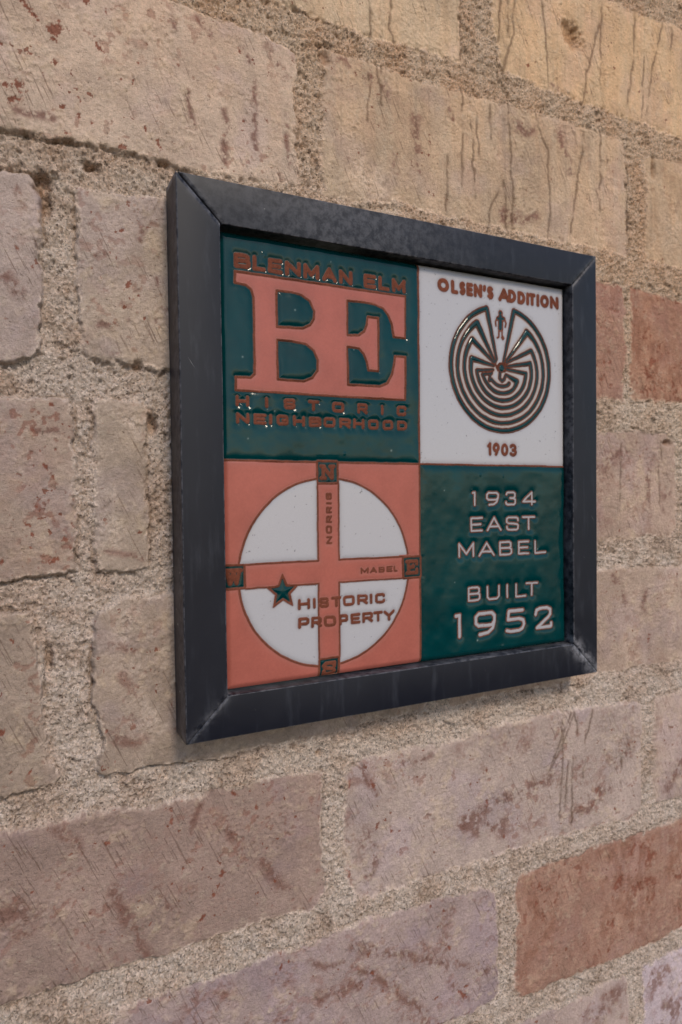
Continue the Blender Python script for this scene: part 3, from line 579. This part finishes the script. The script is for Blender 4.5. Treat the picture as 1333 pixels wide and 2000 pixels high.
star = feat('star', 'green five-pointed star marking the property')
STAR = []
for k in range(10):
    rr_ = 12.4 if k % 2 == 0 else 5.7
    STAR.append((70.2+rr_*math.sin(k*math.pi/5)*.97, 91.4+rr_*math.cos(k*math.pi/5)))
w = window(58, 83, 78, 105, 4); s = poly_sdf(U[w], Vv[w], STAR)
brown[w] = np.where(s < -.1, 9.0, brown[w]); put_glaze(w, s < 0, 0, star); put_brown(w, np.abs(s+.3)-.85, star)
# NORRIS, reading upwards
for ch, y0, y1 in (('N',122.7,128.7),('O',130.1,136.0),('R',137.5,143.1),('R',144.4,149.6),('I',151.0,152.7),('S',154.1,159.5)):
    fl = feat('letter', None); w = window(103.7, 109, y0, y1, 4); d = np.full(U[w].shape, 9.0); h = .85
    for P in A[ch]:
        P = [(108.8-h-(108.8-103.8-2*h)*p[1], (y0+y1)/2 if y1-y0 < 2.2 else y0+h+(y1-y0-2*h)*p[0]) for p in P]
        for p0, p1 in zip(P[:-1], P[1:]): d = np.minimum(d, seg(U[w], Vv[w], p0, p1)[0]-h)
    put_brown(w, d, fl)
# lines of writing
for text, xs, (sl0, of0), hgt, bw, iw, fam in TEXT:
    for ch, (x0, x1) in zip(text, xs):
        fl = feat('letter', None); zb = of0+sl0*(x0+x1)/2
        w = window(x0, x1, zb, zb+hgt, 6); d = np.full(U[w].shape, 99.0)
        for P in (F_ROUND.get(ch, A[ch]) if fam else A[ch]):
            pts = [((x0+bw+(max(x1-x0-2*bw, 0))*p[0]) if x1-x0 > 2.4*bw else (x0+x1)/2+(p[0]-.5)*1.0, zb+bw+(hgt-2*bw)*p[1]) for p in P]
            for p0, p1 in zip(pts[:-1], pts[1:]): d = np.minimum(d, seg(U[w], Vv[w], p0, p1)[0])
        if iw:
            put_glaze(w, d < (bw+iw)/2, 1, fl); sd = np.maximum(d-bw, iw-d)
            brown[w] = np.where(d < iw+.3, np.maximum(iw-d, -bw), brown[w]); bid[w] = np.where(d < bw, fl, bid[w])
            put_brown(w, sd, fl)
        else: put_brown(w, d-bw, fl)
# maze emblem and the little figure
C0 = np.array((263.3, 258.4))
def pol(r, a): return (C0[0]+r*math.cos(math.radians(a)), C0[1]+r*math.sin(math.radians(a)))
def sweep(r, L, R, hw, r0=None, r1=None, n=60):
    """from the left corner L round the bottom to the right corner R; radius eases from the corner's own to r"""
    aL = math.degrees(math.atan2(L[1]-C0[1], L[0]-C0[0])) % 360; aR = math.degrees(math.atan2(R[1]-C0[1], R[0]-C0[0]))
    if aR < 180: aR += 360
    rL = math.hypot(L[0]-C0[0], L[1]-C0[1]); rR = math.hypot(R[0]-C0[0], R[1]-C0[1]); out = []
    for k in range(n+1):
        t = k/n; a = aL+(aR-aL)*t; e0 = max(0, 1-t*4)**2; e1 = max(0, 1-(1-t)*4)**2
        q = pol(r+(rL-r)*e0+(rR-r)*e1, a); wd = hw[1]+(hw[0]-hw[1])*max(0, 1-t*9)+(hw[2]-hw[1])*max(0, 1-(1-t)*9)
        out.append((q[0], q[1], wd))
    return out
maze = [
 [(256.1,262.6,.25),(257.6,265.6,.35),(248.3,305,1.2)]+sweep(50.4,(248.0,305.2),(276.0,306.3),(1.2,1.05,1.2))+[(275.6,305,1.2),(264.6,262,.35)],
 [(256.1,262.6,.25),(238.4,292.6,1.8)]+sweep(44.2,(238.2,292.8),(289.6,290.5),(1.6,.75,1.6))+[(289.2,289.4,1.8),(267.6,264.2,.2)],
 [(255.4,262.0,.2),(233.4,279.3,1.5)]+sweep(37.8,(233.2,279.2),(294.0,275.2),(1.3,.75,.9))+[(293.8,275.2,.9),(268.0,263.4,.2)],
 [(254.6,259.9,.2),(232.8,264.2,1.5)]+sweep(31.7,(232.6,264.0),(292.9,264.8),(1.2,.75,.9))+[(292.8,264.6,.9),(267.0,260.2,.2)],
 [(254.2,256.6,.2),(238.2,255.0,.5)]+sweep(25.9,(237.8,254.8),(288.2,256.2),(.5,.75,.8))+[(288.2,256.2,.8),(265.5,258.2,.4)],
 [(252.6,253.6,.15),(243.6,252.2,.4)]+sweep(20.1,(243.4,252.0),(278.4,248.6),(.4,.7,1.5))+[(278.6,248.8,1.5),(267.4,253.6,.3)],
 [(252.8,254.2,.2),(250.8,251.8,.3),(250.6,248.0,.4)]+[(p[0],p[1],.5) for p in [pol(14.4, a) for a in range(222, 296, 6)]]+[(270.6,246.8,.6)],
 [(261.2,255,.4),(261.0,250.2,.4),(263.3,248.2,.5),(265.7,249.8,.4),(267.0,253.0,.3)],
 [(262.6,258.6,2.3),(262.6,258.2,2.3)],
]
mz = feat('maze_emblem', 'round maze emblem in green lines with brown outlines on white')
w = window(209, 317, 204, 309, 3); d = np.full(U[w].shape, 99.0); uu, vv_ = U[w], Vv[w]
for P in maze:
    for p0, p1 in zip(P[:-1], P[1:]):
        x0, x1 = min(p0[0], p1[0])-6, max(p0[0], p1[0])+6; z0, z1 = min(p0[1], p1[1])-6, max(p0[1], p1[1])+6
        b = window(x0, x1, z0, z1, 0)
        b = (slice(max(b[0].start-w[0].start, 0), b[0].stop-w[0].start), slice(max(b[1].start-w[1].start, 0), b[1].stop-w[1].start))
        e, t = seg(uu[b], vv_[b], p0, p1); d[b] = np.minimum(d[b], e-(p0[2]+(p1[2]-p0[2])*t))
d = d-.25; put_glaze(w, d < .5, 0, mz); gid[w] = np.where(d < .5, mz, gid[w])
put_brown(w, np.abs(d-.5)-.55, mz)
inner_w = (gl[w] == 1) & (np.hypot(uu-C0[0], vv_-C0[1]) < 50) & ~((np.abs(uu-262.3) < 3+(vv_-262)*.22) & (vv_ > 264))
gid[w] = np.where(inner_w & (d > .5), mz, gid[w])
hub = (np.hypot(uu-262.6, vv_-258.4))
put_brown(w, np.where((hub > 3.0) & (hub < 5.0) & (vv_ > 255.5), -.6, 9.0), mz)
put_brown(w, seg(uu, vv_, (265.5,262.5), (268.5,261.5))[0]-1.2, mz)
put_brown(w, seg(uu, vv_, (256.5,261.5), (258.2,258))[0]-1.0, mz)
man = feat('human_figure', 'tiny green and brown human figure at the mouth of the maze')
w = window(254, 270, 280, 305, 2); uu, vv_ = U[w], Vv[w]; g = np.full(uu.shape, 99.0); bo = np.full(uu.shape, 99.0)
for a, b, h in (((262.1,302.6),(262.1,303.0),1.2),((262.1,300),(262.1,291),1.5),((259.6,298.2),(265.0,298.4),1.0),((262.1,296),(262.1,290.5),1.6)): g = np.minimum(g, seg(uu, vv_, a, b)[0]-h)
for P in ([(258.3,298.2),(257.0,295.2),(257.4,292.4)],[(266.2,298.3),(267.8,295.2),(266.9,292.2)],[(260.7,289.5),(260.3,283.4),(258.8,282.6)],[(263.5,289.5),(263.7,283.8)],[(264.3,281.9),(265.2,283.0),(264.2,284.2),(263.3,283.1),(264.3,281.9)]):
    for a, b in zip(P[:-1], P[1:]): bo = np.minimum(bo, seg(uu, vv_, a, b)[0]-.85)
put_glaze(w, g < .4, 0, man); put_brown(w, np.maximum(np.minimum(np.abs(g-.55)-.62, bo), -g*.9), man)
gid[w] = np.where(g < .6, man, gid[w])

# ---- relief: glaze stands as a soft pillow beside the bare brown
d_ = np.maximum(brown, 0)
amp = np.choose(gl, [1.1, .45, .36]); wid = np.choose(gl, [1.35, 1.5, 1.2])
pil = amp*.46*(1-np.exp(-(d_/wid)**1.4)) + (gl == 0)*.36*(1-np.exp(-(d_/2.9)**2))
pil = np.where((gl == 0) & (gid == mz), np.minimum(pil*1.3, .5), pil)
edge_d = np.minimum(np.minimum(U0-TX[0], TX[-1]-U0), np.minimum(V0-TZ[0], TZ[-1]-V0))
TH = pil + .09*fbm(U0, V0, 9, 2, 81)*(gl == 0)*sstep(0, 3, d_) + .45*fbm(U0*1.5, V0*.8, 26, 2, 82)*(gl == 0) + .12*fbm(U0, V0, 60, 2, 83) + .02*fbm(U0, V0, 1.6, 2, 84)*(brown < 0)
TH -= 1.8*np.clip(1-edge_d/3.6, 0, 1)**1.7
bub = np.zeros(U.shape)
for bx_, bz_, r in ((60.5,319,1.3),(59,320.5,.7),(240,172,.8),(263,171,.6),(232,160,.9),(271,111,.5),(262,32.5,1.0),(119,187,.9),(40,300,.5)):
    bub += np.exp(-((U0-bx_)**2+(V0-bz_)**2)/(r*r))
TH += .35*bub + .24*sstep(.1, -.55, brown)
# drip ridge in the glaze to the right of the green address field's left edge
TH += .10*np.exp(-((U0-194-1.5*fbm(U0, V0, 40, 2, 85))/2.6)**2)*(V0 < YC-3)
gz = np.gradient(TH, ST)
NR = np.stack([-gz[1], -np.ones_like(TH), -gz[0]], -1); NR /= np.linalg.norm(NR, axis=-1, keepdims=True)
green = lin((0,50,54)); white = lin((172,171,178)); salm = lin((160,90,80)); brn = lin((106,60,46))
cc = np.stack([green, white, salm])[gl]
t1 = fbm(U0, V0, 20, 3, 91); t2 = fbm(U0, V0, 1.2, 2, 92)
cc = np.where((gl == 2)[..., None], cc*(1+.09*t1+.04*t2)[..., None], cc)
thin = np.exp(-d_/1.6)                                     # glaze thins towards the bare clay
cc = np.where((gl == 2)[..., None], mixc(cc, np.broadcast_to(lin((146,94,86)), cc.shape), .55*thin), cc)
cc = np.where((gl == 1)[..., None], mixc(cc, np.broadcast_to(lin((118,110,112)), cc.shape), .55*np.exp(-d_/1.1)), cc)
cc = np.where((gl == 0)[..., None], mixc(cc*(1+.15*t1)[..., None], np.broadcast_to(lin((0,42,46)), cc.shape), .5*thin), cc)
own_mz = (bid == mz) & (brown < .4)
nearw = (gl == 1) & (gid == mz) & (d_ < 1.3)
cc = np.where(nearw[..., None], mixc(cc, np.broadcast_to(lin((170,150,136)), cc.shape), np.full(U.shape, .45)), cc)
spot = sstep(1.22, 1.34, fbm(U0, V0, 1.7, 2, 93)+.1*t1)
cc = mixc(cc, cc*.35, .8*spot*((gl == 1)*1.0))
spotw = np.zeros(U.shape)
for bx_, bz_, r in ((44,250,.5),(66,215,.35),(158,190,.6),(110,322,.3),(166,222,.4),(82,285,.5),(205,160,.4),(288,150,.5),(214,88,.35),(250,60,.3),(300,110,.45),(236,40,.6),(47,196,.4),(128,262,.35)):
    spotw += np.exp(-(((U0-bx_)/r)**2+((V0-bz_)/r)**2)*.8)
spotw = np.clip(spotw, 0, 1); cc = mixc(cc, np.broadcast_to(lin((150,170,170)), cc.shape), .5*spotw*((gl == 0)*1.0))
bb = brn*(1+.12*t1+.16*t2)[..., None]*np.where(own_mz, .72, 1.0)[..., None]
cov = sstep(.22, -.22, brown)
cc = mixc(cc, bb, cov)
rgh = np.choose(gl, [.10, .13, .32])*(1-cov)+.75*cov
TV = np.stack([U0, TILE-TH, V0], -1).reshape(-1, 3)*MM
tatt = {'Col': cc.reshape(-1, 3), 'rough': rgh.ravel(), 'bare': cov.ravel()}
own = np.where(brown < .1, bid, gid); own = np.where(own == 0, gid, own)
oc = own[:-1, :-1].ravel()
jj, ii = np.meshgrid(np.arange(tnz-1), np.arange(tnx-1), indexing='ij'); idx = (jj*tnx+ii).ravel()
TQ = np.stack([idx, idx+1, idx+tnx+1, idx+tnx], -1)
def tile_material():
    t = NT('glazed_ceramic'); col = t.attr('Col', 'Color'); ba = t.attr('bare')
    n_ = t.noise(2200, 2, .6); c = t.mix(1.0, col, t.math('ADD', t.math('MULTIPLY', n_, .22), .89), 'MULTIPLY')
    t.l(c, t.b.inputs['Base Color']); t.l(t.attr('rough'), t.b.inputs['Roughness'])
    t.b.inputs['IOR'].default_value = 1.5
    t.l(t.math('SUBTRACT', .24, t.math('MULTIPLY', ba, .14)), t.b.inputs['Specular IOR Level'])
    bp = t.n('Bump'); bp.inputs['Strength'].default_value = .5; bp.inputs['Distance'].default_value = 1
    hh = t.math('ADD', t.math('MULTIPLY', t.math('MULTIPLY', t.noise(2500, 2, .6), ba), .0003), t.math('MULTIPLY', t.noise(300, 2, .5), .00006))
    t.l(hh, bp.inputs['Height']); t.l(bp.outputs[0], t.b.inputs['Normal'])
    return t.m
tile_mat = tile_material()
def simple(name, c, r, bump=None):
    t = NT(name); t.b.inputs['Base Color'].default_value = rgb(*c); t.b.inputs['Roughness'].default_value = r
    nn = t.noise(300, 3, .6); t.l(t.mix(t.math('MULTIPLY', nn, .4), rgb(*c), rgb(*[x*.7 for x in c])), t.b.inputs['Base Color'])
    return t.m
# clay body under the glaze
x0, x1, z0, z1 = TX[0], TX[-1], TZ[0], TZ[-1]; ya, yb = TILE+1.9, TILE+13
bv = np.array([(x0,ya,z0),(x1,ya,z0),(x1,ya,z1),(x0,ya,z1),(x0,yb,z0),(x1,yb,z0),(x1,yb,z1),(x0,yb,z1)], float)*MM
me = bpy.data.meshes.new('glazed_tile'); me.from_pydata(bv.tolist(), [], [(0,1,2,3),(4,7,6,5),(0,4,5,1),(1,5,6,2),(2,6,7,3),(3,7,4,0)])
tile = link('glazed_tile', me, simple('bare_clay', (124,76,56), .8), plaque); tile.matrix_parent_inverse = PINV
for f_ in range(1, len(feats)):
    q = TQ[oc == f_]
    if not len(q): continue
    me = grid_mesh(feats[f_][0], TV, q, tatt, NR.reshape(-1, 3)); me.materials.append(tile_mat)
    o = bpy.data.objects.new(feats[f_][0], me); COL.objects.link(o); o.parent = tile
    if feats[f_][1]: o['label'] = feats[f_][1]

# ---- frame: four mitred bars with softened edges
def frame_material():
    t = NT('dark_patinated_metal')
    n1_ = t.noise(14, 4, .6); n2_ = t.noise(1.0, 4, .6, t.mapping((120, 120, 22))); n3_ = t.noise(1400, 2, .5)
    c = t.mix(t.ramp(n1_, .3, .7), rgb(17, 20, 32), rgb(26, 28, 38))
    c = t.mix(t.ramp(n2_, .50, .85, 0, .25), c, rgb(86, 90, 102))
    wear = t.attr('wear'); wm = t.math('MULTIPLY', wear, t.ramp(t.noise(160, 4, .7), .35, .65))
    c = t.mix(wm, c, rgb(128, 128, 136))
    vs = t.n('TexVoronoi', feature='F1'); t.l(t.pos(), vs.inputs['Vector']); vs.inputs['Scale'].default_value = 85
    sv = t.n('SeparateColor'); t.l(vs.outputs['Color'], sv.inputs[0])
    dot = t.math('MULTIPLY', t.ramp(vs.outputs['Distance'], .085, .03), t.ramp(sv.outputs[0], .88, .90))
    c = t.mix(t.math('MULTIPLY', dot, .75), c, rgb(176, 176, 176))
    scr = t.math('MULTIPLY', t.ramp(t.noise(1.0, 3, .6, t.mapping((700, 60, 40), (0, math.radians(35), 0))), .70, .74), t.ramp(t.noise(35, 2), .55, .62))
    c = t.mix(t.math('MULTIPLY', scr, .5), c, rgb(140, 140, 145))
    t.l(c, t.b.inputs['Base Color'])
    t.l(t.math('ADD', t.math('MULTIPLY', n1_, .25), .32), t.b.inputs['Roughness'])
    t.b.inputs['Metallic'].default_value = .0; t.b.inputs['Specular IOR Level'].default_value = .28
    bp = t.n('Bump'); bp.inputs['Strength'].default_value = .3; bp.inputs['Distance'].default_value = 1
    t.l(t.math('ADD', t.math('MULTIPLY', n3_, .0001), t.math('MULTIPLY', n2_, .0002)), bp.inputs['Height']); t.l(bp.outputs[0], t.b.inputs['Normal'])
    return t.m
fm = frame_material()
def profile():
    """cross-section (t = inset from the outer edge, y = depth), softened corners"""
    r, R = .9, FW; pts = []
    pts += [(0, FW-.2)] + [(r-r*math.cos(a), r-r*math.sin(a)) for a in np.linspace(0, math.pi/2, 5)]
    pts += [(R-r+r*math.sin(a), r-r*math.cos(a)) for a in np.linspace(0, math.pi/2, 5)]
    pts += [(R, TILE+14), (R, FW-.2)]
    return pts
PR = profile()
def rail(side, gap0, gap1, label):
    N = 90; V_, F_, wv = [], [], []
    for t, y in PR:
        for k in range(N+1):
            s = k/N; a, b = t+gap0, 360-t-gap1
            u = a+(b-a)*(s if 0 < k < N else s)
            wob = .18*math.sin(u*.021+side)+.10*math.sin(u*.063+2*side) if t < FW else 0.12*math.sin(u*.05+side)
            tt = t+wob*.6; yy = y+.12*math.sin(u*.03+side*2)
            if side == 0: p = (u, yy, 360-tt)
            elif side == 1: p = (360-tt, yy, 360-u)
            elif side == 2: p = (360-u, yy, tt)
            else: p = (tt, yy, u)
            V_.append([c*MM for c in p])
            de = min(u-a, b-u); edgew = 1.0 if (abs(t) < .7 or abs(t-FW) < .7) and y < 1 else 0
            corner = math.exp(-de/2.0)*.9
            bl = 0
            if side in (1, 2):
                far = (b-u) if side == 1 else (u-a)
                bl = .9*math.exp(-(far/9)**2)
            if side == 0: bl = .25*math.exp(-((u-120)/90)**2)
            wv.append(min(1, .35*edgew+corner*.6+bl))
    n = len(PR)
    for i in range(n-1):
        for k in range(N):
            a = i*(N+1)+k; F_.append((a, a+N+1, a+N+2, a+1))
    F_.append([i*(N+1) for i in range(n)][::-1]); F_.append([i*(N+1)+N for i in range(n)])
    me = bpy.data.meshes.new('frame_rail'); me.from_pydata(V_, [], F_); me.update()
    me.polygons.foreach_set('use_smooth', [True]*(len(F_)-2)+[False]*2)
    at = me.attributes.new('wear', 'FLOAT', 'POINT'); at.data.foreach_set('value', wv)
    o = link('frame_rail', me, fm, plaque); o.matrix_parent_inverse = PINV
    if label: o['label'] = label
    return o
rail(0, 1.7, .15, 'top bar of the dark metal frame'); rail(1, .15, .3, 'right bar of the dark metal frame')
rail(2, .3, .25, 'bottom bar of the dark metal frame with a scuffed right corner'); rail(3, .25, .3, 'left bar of the dark metal frame')
